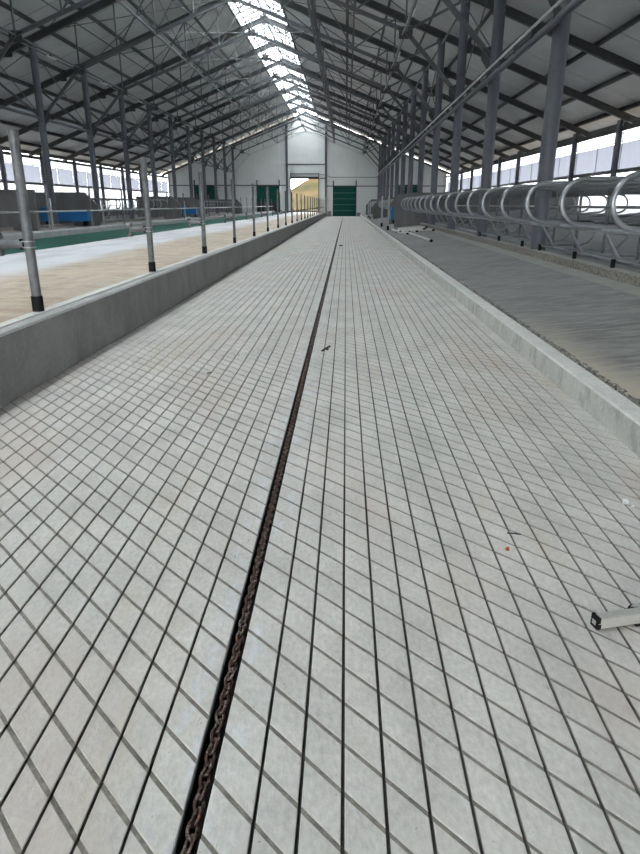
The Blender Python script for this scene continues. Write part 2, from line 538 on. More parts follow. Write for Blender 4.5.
mm = me_.mesh('kerb_piece', 'far_kerb')
for k in range(-2, 24):
    link('kerb_piece', mm, lk, (0, 5.7 - L_ / 2 + k * L_ - .5, 0))

# left alley floor (seen only between things) and left stall platform
mb = MB(); mb.box(-13.0, LK1 + .005, START, END, -.2, 0)
struct('floor_left_alley', mb, 'bed')
def platform(side):
    """raised stall platform; side +1 right, -1 left (mirror about the ridge)"""
    X = lambda x: x if side > 0 else 2 * CX - x
    parts = []
    def slab(x0, z0, x1, z1, m, nm, parent, zb=-.1, y0=START, y1=END):
        b = MB()
        a, c = X(x0), X(x1)
        za, zc = z0, z1
        if a > c: a, c, za, zc = c, a, zc, za
        b.hexa([(a, y0, zb), (c, y0, zb), (c, y1, zb), (a, y1, zb), (a, y0, za), (c, y0, zc), (c, y1, zc), (a, y1, za)])
        return obj(nm, b, m, parent)
    root = struct('floor_right_platform' if side > 0 else 'floor_left_platform')
    slab(KX1 + .05, .185, 3.65, .37, 'platform', 'walkway_slab', root)
    slab(3.65, .372, 3.99, .392, 'strip', 'light_strip', root)
    slab(4.17, .455, 9.0, .50, 'bed', 'bed_slab', root)
    slab(9.0, .39, XR if side > 0 else 2 * CX - XL, .39, 'bed', 'rear_walkway', root)
    return root
pr = platform(1); pl = platform(-1)

# right alley kerb, in cast lengths
kr = struct('trim_3'); kr['label'] = 'pale stained concrete kerb along the right side of the grooved alley'
LK = 2.4
m1 = MB()
m1.hexa([(KX0, .002, -.1), (KX1, .002, -.1), (KX1, LK - .002, -.1), (KX0, LK - .002, -.1),
         (KX0, .002, KZ - .012), (KX1, .002, KZ - .012), (KX1, LK - .002, KZ - .012), (KX0, LK - .002, KZ - .012)])
m1.hexa([(KX0, .002, KZ - .012), (KX1, .002, KZ - .012), (KX1, LK - .002, KZ - .012), (KX0, LK - .002, KZ - .012),
         (KX0 + .012, .002, KZ), (KX1, .002, KZ), (KX1, LK - .002, KZ), (KX0 + .012, LK - .002, KZ)], 1)
km = m1.mesh('kerb_piece', ['kerb', 'kerbtop'])
y = START
while y < END - 1:
    link('kerb_piece', km, kr, (0, y, 0)); y += LK
# rough aggregate joint behind the kerb
rj = MB()
y = START
n = 0
rows = []
while y < END:
    step = .045 if y < 14 else (.12 if y < 35 else .6)
    w_ = .035 + random.random() * .03
    rows.append((y, KX1, KX1 + w_ + .02, .150 + random.random() * .045)); y += step
vs, fs = [], []
for (y, a, b, z) in rows:
    vs += [(a - .002, y, .165 + random.random() * .02), ((a + b) / 2 + random.uniform(-.01, .01), y, z + .012), (b, y, .182 + random.random() * .012), (b, y, .1)]
for i in range(len(rows) - 1):
    for k in range(3):
        fs.append((i * 4 + k, i * 4 + k + 1, i * 4 + 5 + k, i * 4 + 4 + k))
rj.add(vs, fs)
o = obj('joint_strip', rj, 'rough', kr)
sp = MB()
for i in range(420):                      # crumbs lying in the joint
    y = 2.5 + 14 * random.random() ** 1.3; x = KX1 + random.uniform(.0, .07); s = random.uniform(.004, .012); z = .19
    sp.add([(x - s, y, z), (x, y - s, z), (x + s, y, z), (x, y + s, z), (x, y, z + s), (x, y, z - s)],
           [(0, 1, 4), (1, 2, 4), (2, 3, 4), (3, 0, 4), (1, 0, 5), (2, 1, 5), (3, 2, 5), (0, 3, 5)])
o = obj('joint_crumbs', sp, 'aggregate', kr); o['kind'] = 'stuff'

# stall kerbs (aggregate), pieces 3 m
def stall_kerb(side, idx):
    X = lambda x: x if side > 0 else 2 * CX - x
    r = struct('trim_%d' % idx); r['label'] = 'rough concrete kerb at the foot of the %s stalls' % ('right' if side > 0 else 'left')
    b = MB(); a, c = sorted((X(3.99), X(4.17)))
    nseg = 8
    for i in range(nseg):
        y0, y1 = i * 3.05 / nseg, (i + 1) * 3.05 / nseg - (0.006 if i == nseg - 1 else 0)
        b.box(a + random.uniform(-.004, .004), c, y0, y1, .3, .522 + random.uniform(-.004, .004))
    b.box(a - .003, c + .003, 0, 3.05 - .006, .518, .532, 1)
    mm = b.mesh('kerb_piece', ['aggregate', 'strip'])
    y = START
    while y < END - 2:
        link('kerb_piece', mm, r, (0, y, 0)); y += 3.05
stall_kerb(1, 4); stall_kerb(-1, 5)

# ================================================================== FEED POSTS
def feed_post():
    t = thing('feed_post', 'x', 'post', (0, 0, 0), 0, 'galvanised posts on the low concrete wall beside the alley')
    b = MB(); b.tube([(0, 0, .10), (0, 0, 1.49)], .042, 14); obj('pole', b, 'galv', t)
    b = MB(); b.tube([(0, 0, 0), (0, 0, .135)], .050, 14); obj('foot_sleeve', b, 'black', t)
    for z in (.555, .605):
        b = MB(); b.tube([(.052 * math.cos(a), .052 * math.sin(a), z) for a in [i * PI / 8 for i in range(16)]], .006, 6, closed=True)
        obj('clamp_ring', b, 'galv_bright', t)
    b = MB(); b.box(-.075, -.035, -.02, .02, .535, .625); c_ = obj('clamp_block', b, 'black', t)
    b = MB(); b.tube([(-.05, 0, .58), (-.25, 0, .58)], .034, 12); b.tube([(-.27, 0, .50), (-.27, 0, .66)], .018, 8); b.tube([(-.24, 0, .65), (-.30, 0, .65)], .03, 8); b.tube([(-.24, 0, .51), (-.30, 0, .51)], .03, 8)
    obj('rail_stub', b, 'galv', t)
    return t
fp = feed_post()
NP = 23
for k in range(NP):
    lab = 'galvanised post with black foot on the left low wall, %s counting from the camera' % ORD[k]
    if k == 0: lab = 'thick galvanised post with rail stub at far left, nearest on the low wall'
    loc = (-2.76, 5.7 + 3.6 * k, FWZ + .012)
    if k == 0: fp.location = loc; fp['label'] = lab
    else:
        r = dup(fp, loc, lab)
        if k >= 3: r.scale = (.8, .8, 1)
# far row
def rail_post():
    t = thing('rail_post', 'x', 'post', (0, 0, 0), 0, 'thin posts on the pale kerb beyond the feed table')
    b = MB(); b.tube([(0, 0, 0), (0, 0, 1.40)], .035, 10); obj('pole', b, 'galv', t)
    b = MB(); b.tube([(0, 0, .50), (0, 0, .63)], .045, 10); obj('rail_clamp', b, 'galv', t)
    return t
rp = rail_post()
for k in range(0, 19):
    lab = 'thin galvanised post on the pale kerb beyond the green strip, %s from the camera' % ORD[k]
    loc = (-9.44, 21.1 + 3.6 * k, LKZ)
    if k == 0: rp.location = loc; rp['label'] = lab
    else: dup(rp, loc, lab)
nr = thing('neck_rail', 'long straight galvanised rail on the thin posts beyond the green strip', 'rail', (-9.38, 0, 1.24))
b = MB(); b.tube([(0, 4, 0), (0, END - 1, 0)], .028, 10); obj('rail_tube', b, 'galv_bright', nr)
for y in (19.6, 24.1, 30.2, 36.4):
    b = MB(); b.tube([(0, y, 0), (0, y + .25, 0)], .04, 10); obj('coupling', b, 'galv', nr)
# low pipe bundle in front of the far kerb posts, near 2nd post of the wall row
# ================================================================== STALLS
def divider(side):
    """head-to-head free-stall divider, x measured from its alley end (local), origin on the kerb"""
    t = thing('stall_divider', 'x', 'stall divider')
    s = side
    def P_(x, z): return (s * (x), 0, z)
    x0 = 2.87; r = .29; xc = x0 + r; zt, zb = 1.765, 1.185
    def arc(xc, flip):
        pts = []
        for i in range(13):
            a = PI / 2 + PI * i / 12
            pts.append((xc + flip * r * math.cos(a), 1.475 + r * math.sin(a)))
        return pts
    XC = 6.15
    for nm, fl in (('front', 1), ('rear', -1)):
        mx = lambda x: x if fl > 0 else 2 * XC - x
        a = arc(xc, 1)
        pts = [(XC - .02, zt)] + a + [(4.0, 1.10), (4.17, 1.085), (XC - .3, 1.02)]
        b = MB(); b.tube([P_(mx(x), z) for x, z in pts], .033, 8); obj('%s_loop' % nm, b, 'stall', t)
        if fl < 0: continue
        pts = [(4.10, 1.09), (4.17, 1.02), (4.40, .66), (4.48, .585), (4.60, .55), (5.60, .54), (5.78, .58), (5.98, .80)]
        b = MB(); b.tube([P_(mx(x), z) for x, z in pts], .028, 8); obj('brace', b, 'stall', t)
    b = MB(); b.tube([P_(5.5, .47), P_(5.5, 1.70)], .035, 8); b.bar(P_(5.5, 1.66), P_(5.5, 1.78), .09, .07, (0, 1, 0)); obj('support_post', b, 'galv', t)
    return t
XC = 6.15
groups = [
    (1, 'right stalls in front of the camera', [7.42 + 1.743 * i for i in range(-3, 17)], 'the near right row'),
    (1, 'right stalls beyond the first dark wall', [44.2 + 1.743 * i for i in range(10)], 'the second right row'),
    (1, 'far right stalls near the gable', [67.0 + 1.743 * i for i in range(10)], 'the last right row'),
    (-1, 'near left stalls', [19.6 + 1.743 * i for i in range(4)], 'the near left row'),
    (-1, 'left stalls beyond the first blue trough', [37.4 + 1.743 * i for i in range(8)], 'the middle left row'),
    (-1, 'far left stalls', [62.2 + 1.743 * i for i in range(12)], 'the last left row'),
]
masters = {1: divider(1), -1: divider(-1)}
used = {1: False, -1: False}
for (s, grp, ys, where) in groups:
    for i, y in enumerate(ys):
        lab = 'grey tube stall divider, %s from the far end of %s' % (ORD[len(ys) - 1 - i], where)
        loc = (0 if s > 0 else 2 * CX, y, 0)
        if not used[s]:
            o = masters[s]; o.location = loc; used[s] = True
        else:
            o = dup(masters[s], loc)
        o['label'] = lab; o['group'] = grp
# long rails carried by the dividers
rail_specs = [('lower neck rail', 3.45, 1.125, .034), ('upper neck rail', 4.9, 1.80, .030), ('foot rail', 4.42, .575, .030),
              ('inner rail', 5.46, 1.40, .028), ('rear upper rail', 7.4, 1.80, .030), ('rear lower rail', 8.85, 1.12, .030)]
for (s, grp, ys, where) in groups:
    for (nm, x, z, r) in rail_specs:
        xx = x if s > 0 else 2 * CX - x
        b = MB(); b.tube([(0, ys[0] - .6, 0), (0, ys[-1] + .4, 0)], r, 8)
        o = obj('stall_rail', b, 'stall', None, (xx, 0, z))
        tag(o, 'long %s running through %s' % (nm, where), 'rail', 'long rails of the stalls')
# black feet under the near right row
for i, y in enumerate((10.25, 12.0, 14.2, 15.6, 18.0, 20.6)):
    t = thing('support_foot', 'short stall support with black foot, %s from the camera on the right kerb' % ORD[i], 'support', (4.10, y, .52), 0, 'short black-footed supports on the right stall kerb')
    b = MB(); b.tube([(0, 0, .0), (0, 0, .14)], .036, 10); obj('foot_sleeve', b, 'black', t)
    b = MB(); b.tube([(0, 0, .13), (.10, 0, .09), (.30, 0, .06)], .022, 8); obj('arm', b, 'stall', t)

# dark partition walls at the ends of the stall blocks
def partition(s, y, label, xin=2.62, cut=True, xo=12.3):
    X = lambda x: x if s > 0 else 2 * CX - x
    prof = [(xin, .20), (xin, 1.37), (xin + .65, 2.05), (xo, 2.05), (xo, .2)]
    t = thing('partition_wall', label, 'wall', (X(xin), y, 0), 0, 'dark partition walls at the ends of the stall blocks')
    # cast panels with joints
    cuts = [c_ for c_ in [xin, xin + .65, 4.6, 6.6, 8.6, 10.6] if c_ < xo - .3] + [xo]
    for i in range(len(cuts) - 1):
        a, c = cuts[i], cuts[i + 1]
        za = 1.37 if i == 0 and cut else 2.05
        b = MB(); g_ = .006 if i else 0
        pa, pc = X(a) - X(xin), X(c) - X(xin)
        e = g_ * (1 if s > 0 else -1)
        q = [(pa + e, .22), (pc, .22), (pc, 2.05), (pa + e, za)]
        if s < 0: q = [q[1], q[0], q[3], q[2]]
        vs = [(x, -.09, z) for x, z in q] + [(x, .09, z) for x, z in q]
        b.add(vs, [(0, 1, 2, 3), (7, 6, 5, 4), (0, 4, 5, 1), (1, 5, 6, 2), (2, 6, 7, 3), (3, 7, 4, 0)])
        obj('wall_panel', b, 'darkwall', t)
    return t
partition(1, 36.5, 'dark grey partition wall with cut corner behind the near right stalls')
partition(1, 42.6, 'dark grey partition wall just beyond the right blue trough')
partition(1, 60.6, 'dark grey partition wall closing the second right stall row', 2.45)
partition(1, 65.6, 'dark grey partition wall opening the last right stall row')
partition(1, 83.4, 'dark grey partition wall nearest the gable on the right', 2.45)
partition(-1, 28.4, 'dark grey partition wall at far left beside the blue trough', 2.9, False)
partition(-1, 34.9, 'dark grey partition wall with cut corner behind the left blue trough')
partition(-1, 52.6, 'dark grey partition wall in front of the second left blue trough', xo=6.1)
partition(-1, 60.0, 'dark grey partition wall behind the second left blue trough', xo=6.1)
partition(-1, 84.0, 'dark grey partition wall nearest the gable on the left')

# gate posts beside the passages
def gate_post(x, y, h, label):
    t = thing('gate_post', label, 'post', (x, y, .2), 0, 'gate posts beside the passages')
    b = MB(); b.tube([(0, 0, .1), (0, 0, h)], .05, 10); obj('pole', b, 'galv_bright', t)
    b = MB(); b.tube([(0, 0, 0), (0, 0, .22)], .062, 10); obj('foot_sleeve', b, 'black', t)
for x, y, h, lb in ((2.15, 34.2, 1.65, 'grey post with black foot on the right kerb end, nearest of the gate posts'),
                    (2.12, 39.8, 1.72, 'grey post with black foot on the right kerb, just beyond the blue trough'),
                    (2.2, 61.5, 1.5, 'grey post on the right kerb beside the second partition wall'),
                    (2.2, 66.6, 1.5, 'grey post on the right kerb, last before the gable'),
                    (-12.5, 28.2, 1.5, 'grey post with black foot beside the far left dark wall'),
                    (-12.5, 34.3, 1.55, 'grey post with black foot at the right end of the left blue trough'),
                    (-12.5, 52.0, 1.5, 'grey post at the corner of the third left dark wall'),
                    (-12.5, 59.4, 1.5, 'grey post at the corner of the second left blue trough')):
    gate_post(x, y, h, lb)

def trough(x0, x1, y, label, w_=.7):
    t = thing('water_trough', label, 'trough', ((x0 + x1) / 2, y, .42), 0, 'blue water troughs in the passages')
    L = x1 - x0; H_ = .52
    b = MB()
    o_ = [(-L / 2, 0), (L / 2, 0), (L / 2, w_), (-L / 2, w_)]
    ins = .06
    i_ = [(-L / 2 + ins, ins), (L / 2 - ins, ins), (L / 2 - ins, w_ - ins), (-L / 2 + ins, w_ - ins)]
    lo_ = [(x * .94, .04 + (yy_ - .0) * .88) for x, yy_ in o_]
    vs = [(x, yy_, .22) for x, yy_ in lo_] + [(x, yy_, .22 + H_) for x, yy_ in o_] + [(x, yy_, .22 + H_) for x, yy_ in i_] + [(x * .95, yy_ * .9 + .03, .34) for x, yy_ in i_]
    fs = [(3, 2, 1, 0)]
    for k in range(3):
        fs += [(4 * k + i, 4 * k + (i + 1) % 4, 4 * k + 4 + (i + 1) % 4, 4 * k + 4 + i) for i in range(4)]
    fs.append((12, 13, 14, 15))
    b.add(vs, fs); obj('basin', b, 'blue', t)
    for sx in (-1, 1):
        b = MB(); b.box(sx * L * .38 - .04, sx * L * .38 + .04, .1, w_ - .1, 0, .24); obj('leg', b, 'black', t)
    b = MB(); b.box(-L / 2 + .08, -L / 2 + .5, .1, w_ - .1, .22 + H_, .22 + H_ + .16); obj('float_cover', b, 'blue', t)
trough(-15.6, -13.05, 33.7, 'long blue water trough in front of the left dark wall')
trough(-14.5, -12.95, 58.2, 'small blue water trough farther down the left side')
trough(2.50, 4.3, 38.3, 'blue water trough seen end-on beyond the right dark wall')

# pipes lying on the right platform
tubes = [((2.66, 29.3), (2.82, 22.0), .045), ((2.25, 33.2), (2.75, 29.0), .045), ((2.35, 32.6), (3.6, 30.6), .04), ((2.5, 33.4), (3.9, 32.2), .04),
         ((2.3, 30.2), (2.62, 28.2), .04), ((2.6, 31.6), (3.75, 28.6), .035), ((2.30, 34.0), (2.5, 30.6), .04), ((2.9, 31.2), (3.1, 29.2), .04)]
names = ['longest pale pipe lying on the right platform, pointing at the camera', 'pale pipe at the left edge of the pipe heap', 'pale pipe lying across the pipe heap toward the stalls',
         'pale pipe at the back of the pipe heap', 'short pale pipe at the front left of the heap', 'thin pale pipe at the right side of the heap',
         'pale pipe lying beside the kerb behind the heap', 'short pale pipe in the middle of the heap']
for (a, c, r), lb in zip(tubes, names):
    zf = lambda x: .185 + (x - 2.0) * .112 + r
    t = thing('loose_pipe', lb, 'pipe', (a[0], a[1], 0), 0, 'loose pipes heaped on the right platform')
    A_ = Vector((0, 0, zf(a[0]))); B_ = Vector((c[0] - a[0], c[1] - a[1], zf(c[0])))
    b = MB(); b.tube([A_, B_], r, 10); obj('pipe_body', b, 'alu', t)
    d = (B_ - A_).normalized()
    for p_, sg in ((A_, -1), (B_, 1)):
        b = MB(); b.tube([p_ - d * sg * .12, p_ + d * sg * .012], r * 1.12, 10); obj('end_sleeve', b, 'black', t)

# ================================================================== COLUMNS AND FRAMES
def column(x, y, label, grp, z0):
    t = thing('steel_column', label, 'column', (x, y, z0), 0, grp)
    h = roof_z(x - CX) - .50 - z0
    b = MB(); b.tube([(0, 0, 0), (0, 0, h)], .162, 20); obj('shaft', b, 'column', t)
    b = MB(); b.box(-.22, .22, -.22, .22, h - .03, h + .0); obj('cap_plate', b, 'frame', t)
    b = MB()
    zj = 5.3 - z0
    s = 1 if x < CX else -1
    for sy in (-.012,):
        b.hexa([(s * .14, -.012, zj - .35), (s * .42, -.012, zj + .05), (s * .42, .012, zj + .05), (s * .14, .012, zj - .35),
                (s * .14, -.012, zj + .38), (s * .42, -.012, zj + .30), (s * .42, .012, zj + .30), (s * .14, .012, zj + .38)])
    obj('gusset_plate', b, 'frame', t)
    b = MB(); b.tube([(0, 0, zj - .26), (0, 0, zj - .20)], .175, 20); obj('clamp_band', b, 'galv', t)
for k, y in enumerate(FR):
    if y < 2: continue
    n_ = len(FR) - 1 - k
    column(CX + COL, y, 'round grey steel column in the right row, %s counting from the far gable' % ORD[n_], 'columns of the right row', .44)
    column(CX - COL, y, 'round grey steel column in the left row, %s counting from the far gable' % ORD[n_], 'columns of the left row', .44)

def eave_column(x, y, label, grp):
    t = thing('eave_column', label, 'column', (x, y, .3), 0, grp)
    b = MB(); h = 4.82
    b.ibeam((0, 0, 0), (0, 0, h), .20, .20, .02, (1, 0, 0)); obj('shaft', b, 'column', t)
    s = 1 if x > CX else -1
    b = MB()
    b.add([(0, -.01, h - .02), (s * .9, -.01, h - .16 - .02), (s * .0, -.01, h + .30), (0, .01, h - .02), (s * .9, .01, h - .16 - .02), (s * .0, .01, h + .30)],
          [(0, 1, 2), (5, 4, 3), (0, 3, 4, 1), (1, 4, 5, 2), (2, 5, 3, 0)])
    obj('eave_bracket', b, 'frame', t)
for k, y in enumerate(FR):
    if y < 2: continue
    eave_column(CX + HALF - .05, y, 'slim steel column in the right window wall, %s counting from the far gable' % ORD[len(FR) - 1 - k], 'columns in the right window wall')
    eave_column(CX - HALF + .05, y, 'slim steel column in the left window wall, %s counting from the far gable' % ORD[len(FR) - 1 - k], 'columns in the left window wall')

NODES = [0, 1.8, 3.6, 5.4, 7.25]
def bc_z(off):
    return 10.12 - (10.12 - 7.42) * off / 7.25
def truss():
    t = thing('roof_truss', 'x', 'truss', (0, 0, 0), 0, 'steel roof frames spanning the hall')
    RH = .26
    rz = lambda off: roof_z(off) - .20 - RH / 2
    for s in (-1, 1):
        b = MB(); b.ibeam((0, 0, rz(0)), (s * (HALF + .9), 0, rz(HALF + .9)), .19, RH, .018); obj('rafter', b, 'frame', t)
        b = MB(); b.ibeam((0, 0, bc_z(0)), (s * 7.25, 0, bc_z(7.25)), .10, .12, .012); obj('bottom_chord', b, 'web', t)
        b = MB(); b.ibeam((s * 7.25, 0, bc_z(7.25)), (s * (COL - .1), 0, 5.35), .10, .12, .012); obj('knee_chord', b, 'web', t)
        b = MB(); b.bar((s * COL, 0, 5.35), (s * 11.9, 0, rz(11.9) - .15), .10, .10, (0, 1, 0)); obj('outer_knee', b, 'web', t)
        b = MB(); b.bar((s * 7.25, 0, bc_z(7.25)), (s * COL, 0, rz(COL) - .2), .08, .08, (0, 1, 0)); obj('web_strut', b, 'web', t)
        b = MB()   # splice plate on the rafter
        for q in (-.02, .02):
            b.bar((s * (10.5 + q), 0, rz(10.5 + q) + .26), (s * (10.5 + q) , 0, rz(10.5 + q) - .26), .30, .03, (0, 1, 0))
        obj('splice_plate', b, 'frame', t)
        b = MB(); b.bar((s * 7.0, 0, bc_z(7.25) - .05), (s * 7.5, 0, bc_z(7.25) - .05), .03, .40, (0, 0, 1)); obj('gusset_plate', b, 'frame', t)
        for i in range(1, 5):
            o_ = NODES[i]
            b = MB(); b.bar((s * o_, 0, bc_z(o_)), (s * o_, 0, rz(o_) - .15), .06, .06, (0, 1, 0)); obj('web_strut', b, 'web', t)
        for i in range(0, 4):
            a, c = NODES[i], NODES[i + 1]
            b = MB(); b.bar((s * a, 0, bc_z(a) if i % 2 else rz(a) - .15), (s * c, 0, rz(c) - .15 if i % 2 else bc_z(c)), .055, .055, (0, 1, 0)); obj('web_strut', b, 'web', t)
    b = MB(); b.bar((0, 0, bc_z(0)), (0, 0, rz(0)), .07, .07, (0, 1, 0)); obj('web_strut', b, 'web', t)
    b = MB(); b.bar((-.25, 0, rz(0) - .05), (.25, 0, rz(0) - .05), .03, .45, (0, 0, 1)); obj('gusset_plate', b, 'frame', t)
    b = MB(); b.bar((-.2, 0, bc_z(0)), (.2, 0, bc_z(0)), .03, .32, (0, 0, 1)); obj('gusset_plate', b, 'frame', t)
    return t
tr = truss()
first = True
for k, y in enumerate(FR):
    lab = 'steel roof truss spanning the hall, %s counting back from the far gable' % ORD[len(FR) - 1 - k]
    if first: tr.location = (CX, y, 0); tr['label'] = lab; first = False
    else: dup(tr, (CX, y, 0), lab)

# purlins, ties
PUR = [1.50, 3.30, 5.10, 6.93, 8.75, 10.55, 12.38, 14.2, 16.0, 17.75, 18.75]
for s, nm in ((-1, 'left'), (1, 'right')):
    for i, off in enumerate(PUR):
        b = MB(); z = roof_z(off) - .10
        b.box(-.045, .045, START, END - .1, -.098, .098)
        o = obj('purlin', b, 'purlin', None, (CX + s * off, 0, z))
        o.rotation_euler = (0, s * math.atan(SL), 0)
        tag(o, 'long dark roof purlin on the %s slope, %s down from the ridge' % (nm, ORD[i]), 'purlin', 'purlins under the roof panels')
b = MB(); b.box(-.04, .04, START, END - .1, -.09, .09)
o = obj('purlin', b, 'purlin', None, (CX, 0, roof_z(0) - .10)); tag(o, 'dark ridge beam under the middle of the skylight', 'purlin', 'purlins under the roof panels')
for off, z, r, nm, m_ in ((0, bc_z(0) - .02, .04, 'thin tie tube along the trusses under the ridge', 'web'),
                      (-3.6, bc_z(3.6), .055, 'tie tube along the trusses left of the ridge', 'web'), (3.6, bc_z(3.6), .055, 'tie tube along the trusses right of the ridge', 'web'),
                      (-7.25, bc_z(7.25), .04, 'tie tube carrying lamps above the left columns', 'web'), (7.25, bc_z(7.25), .04, 'tie tube carrying lamps inside the right columns', 'web'),
                      (-COL, 5.32, .07, 'tie tube joining the left columns at their knees', 'column'),
                      (-COL, 8.25, .045, 'tie tube along the tops of the left columns', 'web'), (COL, 8.25, .045, 'tie tube along the tops of the right columns', 'web')):
    b = MB(); b.tube([(0, START, 0), (0, END - .2, 0)], r, 8)
    o = obj('roof_tie', b, m_, None, (CX + off, 0, z)); tag(o, nm, 'tie', 'long tie tubes along the frames')
# big tube and pipe along the right columns
t = thing('service_beam', 'thick grey tube with brackets fixed along the right columns', 'beam', (3.955, 0, 4.76))
b = MB(); b.tube([(0, START, 0), (0, END - .2, 0)], .075, 12); obj('beam_tube', b, 'column', t)
bk = MB(); bk.box(-.10, .03, -.03, .03, .0, .20); bk.box(-.1, -.06, -.05, .05, .15, .21)
bkm = bk.mesh('bracket', 'frame')
y = 8.0
while y < 60:
    link('bracket', bkm, t, (0, y, 0)); y += 1.525
b = MB(); b.tube([(0, START, 0), (0, END - .2, 0)], .028, 8)
o = obj('service_pipe', b, 'pipe_highlight', None, (3.86, 0, 4.955)); tag(o, 'thin bright pipe running above the thick tube along the right columns', 'pipe')
# X rods between frames
cnt = 0
rodgroup = 'rod braces between the roof frames'
def xbrace(p0, p1, q0, q1, label):
    t = thing('cross_brace', label, 'brace', (0, 0, 0), 0, rodgroup)
    b = MB(); b.tube([p0, p1], .022, 6); obj('rod', b, 'web', t)
    b = MB(); b.tube([q0, q1], .022, 6); obj('rod', b, 'web', t)
for k in range(5, len(FR) - 1):
    ya, yb = FR[k], FR[k + 1]
    nb = ORD[len(FR) - 2 - k]
    for s, nm in ((-1, 'left'), (1, 'right')):
        o1 = s * 3.6
        xbrace((CX + o1, ya, bc_z(3.6)), (CX + o1, yb, roof_z(3.6) - .4), (CX + o1, ya, roof_z(3.6) - .4), (CX + o1, yb, bc_z(3.6)),
               'crossed rods just %s of the ridge in the %s bay from the gable' % (nm, nb))
        xbrace((CX + s * .1, ya, bc_z(0)), (CX + o1, yb, bc_z(3.6)), (CX + o1, ya, bc_z(3.6)), (CX + s * .1, yb, bc_z(0)),
               'crossed rods under the %s roof slope in the %s bay from the gable' % (nm, nb))
        xbrace((CX + s * 1.6, ya, roof_z(1.6) - .28), (CX + s * 8.6, yb, roof_z(8.6) - .28), (CX + s * 8.6, ya, roof_z(8.6) - .28), (CX + s * 1.6, yb, roof_z(1.6) - .28),
               'long crossed rods against the %s roof panels in the %s bay from the gable' % (nm, nb))
        if k % 2 == 0 or s < 0:
            xbrace((CX + s * COL, ya, 5.4), (CX + s * COL, yb, 8.2), (CX + s * COL, ya, 8.2), (CX + s * COL, yb, 5.4),
                   'crossed rods between the %s columns in the %s bay from the gable' % (nm, nb))
# lamps
def lamp_fixture():
    t = thing('tube_lamp', 'x', 'lamp', (0, 0, 0), 0, 'unlit tube lamps hung from the roof ties')
    b = MB(); b.tube([(0, -.42, -.16), (0, .42, -.16)], .032, 10); obj('lamp_tube', b, 'lamp', t)
    for yy_ in (-.35, .35):
        b = MB(); b.tube([(0, yy_, -.14), (0, yy_, .03)], .012, 6); obj('hanger', b, 'galv', t)
    b = MB(); b.box(-.05, .05, -.08, .08, -.13, -.05); obj('ballast', b, 'galv', t)
    return t
lf = None
for s, nm in ((-1, 'left'), (1, 'right')):
    for k in range(5, len(FR) - 1):
        loc = (CX + s * 7.25, FR[k] + BAY / 2, bc_z(7.25))
        lab = 'white tube lamp on the %s tie in the %s bay from the gable' % (nm, ORD[len(FR) - 2 - k])
        if lf is None: lf = lamp_fixture(); lf.location = loc; lf['label'] = lab
        else: dup(lf, loc, lab)
# thin silvery hose hanging along the right lamp tie
b = MB(); pts = []
y = 14.0
while y < END - 1:
    pts.append((0, y, -.10 - .10 * abs(math.sin((y - Y0) * PI / BAY)) ** .6)); y += .76
b.tube(pts, .022, 6)
o = obj('hanging_cable', b, 'galv_bright', None, (CX + 7.12, 0, bc_z(7.25))); tag(o, 'silvery cable hanging in loops along the right lamp tie', 'cable')

# ================================================================== ROOF
ceil = struct('ceiling')
seam0 = FR[0] - 1.525
ang = math.atan(SL)
for s in (-1, 1):
    o0, o1 = 1.55, HALF + 1.0
    y = seam0
    w3 = BAY / 2
    b = MB()
    z0, z1 = roof_z(o0), roof_z(o1)
    q = [(s * o0, z0), (s * o1, z1)]
    g_ = .035
    vs = [(s * o0, g_, z0), (s * o1, g_, z1), (s * o1, w3 - g_, z1), (s * o0, w3 - g_, z0),
          (s * o0, g_, z0 + .016), (s * o1, g_, z1 + .016), (s * o1, w3 - g_, z1 + .016), (s * o0, w3 - g_, z0 + .016)]
    b.add(vs, BOXF if s > 0 else [tuple(reversed(f)) for f in BOXF])
    pm_ = b.mesh('roof_panel', 'roof')
    while y < END - .5:
        if y > START - 1: link('roof_panel', pm_, ceil, (CX, y, random.uniform(0, .004)))
        y += w3
    b = MB()
    vs = [(s * o0, START, z0 + .021), (s * o1, START, z1 + .021), (s * o1, END + .1, z1 + .021), (s * o0, END + .1, z0 + .021)]
    vs += [(a, c, d + .05) for a, c, d in vs]
    b.add(vs, BOXF if s > 0 else [tuple(reversed(f)) for f in BOXF])
    obj('roof_skin', b, 'roofback', ceil, (CX, 0, 0))
    # skylight panes on this side of the ridge with glazing bars
    pw = BAY / 6
    b = MB(); zz0, zz1 = roof_z(0) + .14, roof_z(1.55) + .13
    n_c = 12                                   # corrugated sheet
    vs, fs = [], []
    for i in range(n_c + 1):
        yy_ = i * (pw - .01) / n_c; dz = .03 if i % 2 else 0
        vs += [(0, yy_, zz0 + dz), (s * 1.62, yy_, zz1 + dz)]
    for i in range(n_c): fs.append((2 * i, 2 * i + 1, 2 * i + 3, 2 * i + 2))
    b.add(vs, fs)
    sm = b.mesh('skylight_pane', 'skylight')
    bar = MB(); bar.bar((0, 0, zz0 - .04), (s * 1.6, 0, zz1 - .04), .065, .08, (0, 0, 1)); barm = bar.mesh('glazing_bar', 'web')
    lb_ = MB()
    y = seam0
    while y < END - .2:
        if y > START:
            link('skylight_pane', sm, ceil, (CX, y, 0)); link('glazing_bar', barm, ceil, (CX, y, 0))
        y += pw
    for off in (.52, 1.04):
        b = MB(); b.box(-.028, .028, START, END, -.03, .03)
        link('glazing_bar', b.mesh('glazing_bar', 'web'), ceil, (CX + s * off, 0, roof_z(off) + .07))
    b = MB(); b.box(-.03, .03, START, END, -.10, .16)
    obj('skylight_kerb', b, 'gable', ceil, (CX + s * 1.56, 0, roof_z(1.56)))

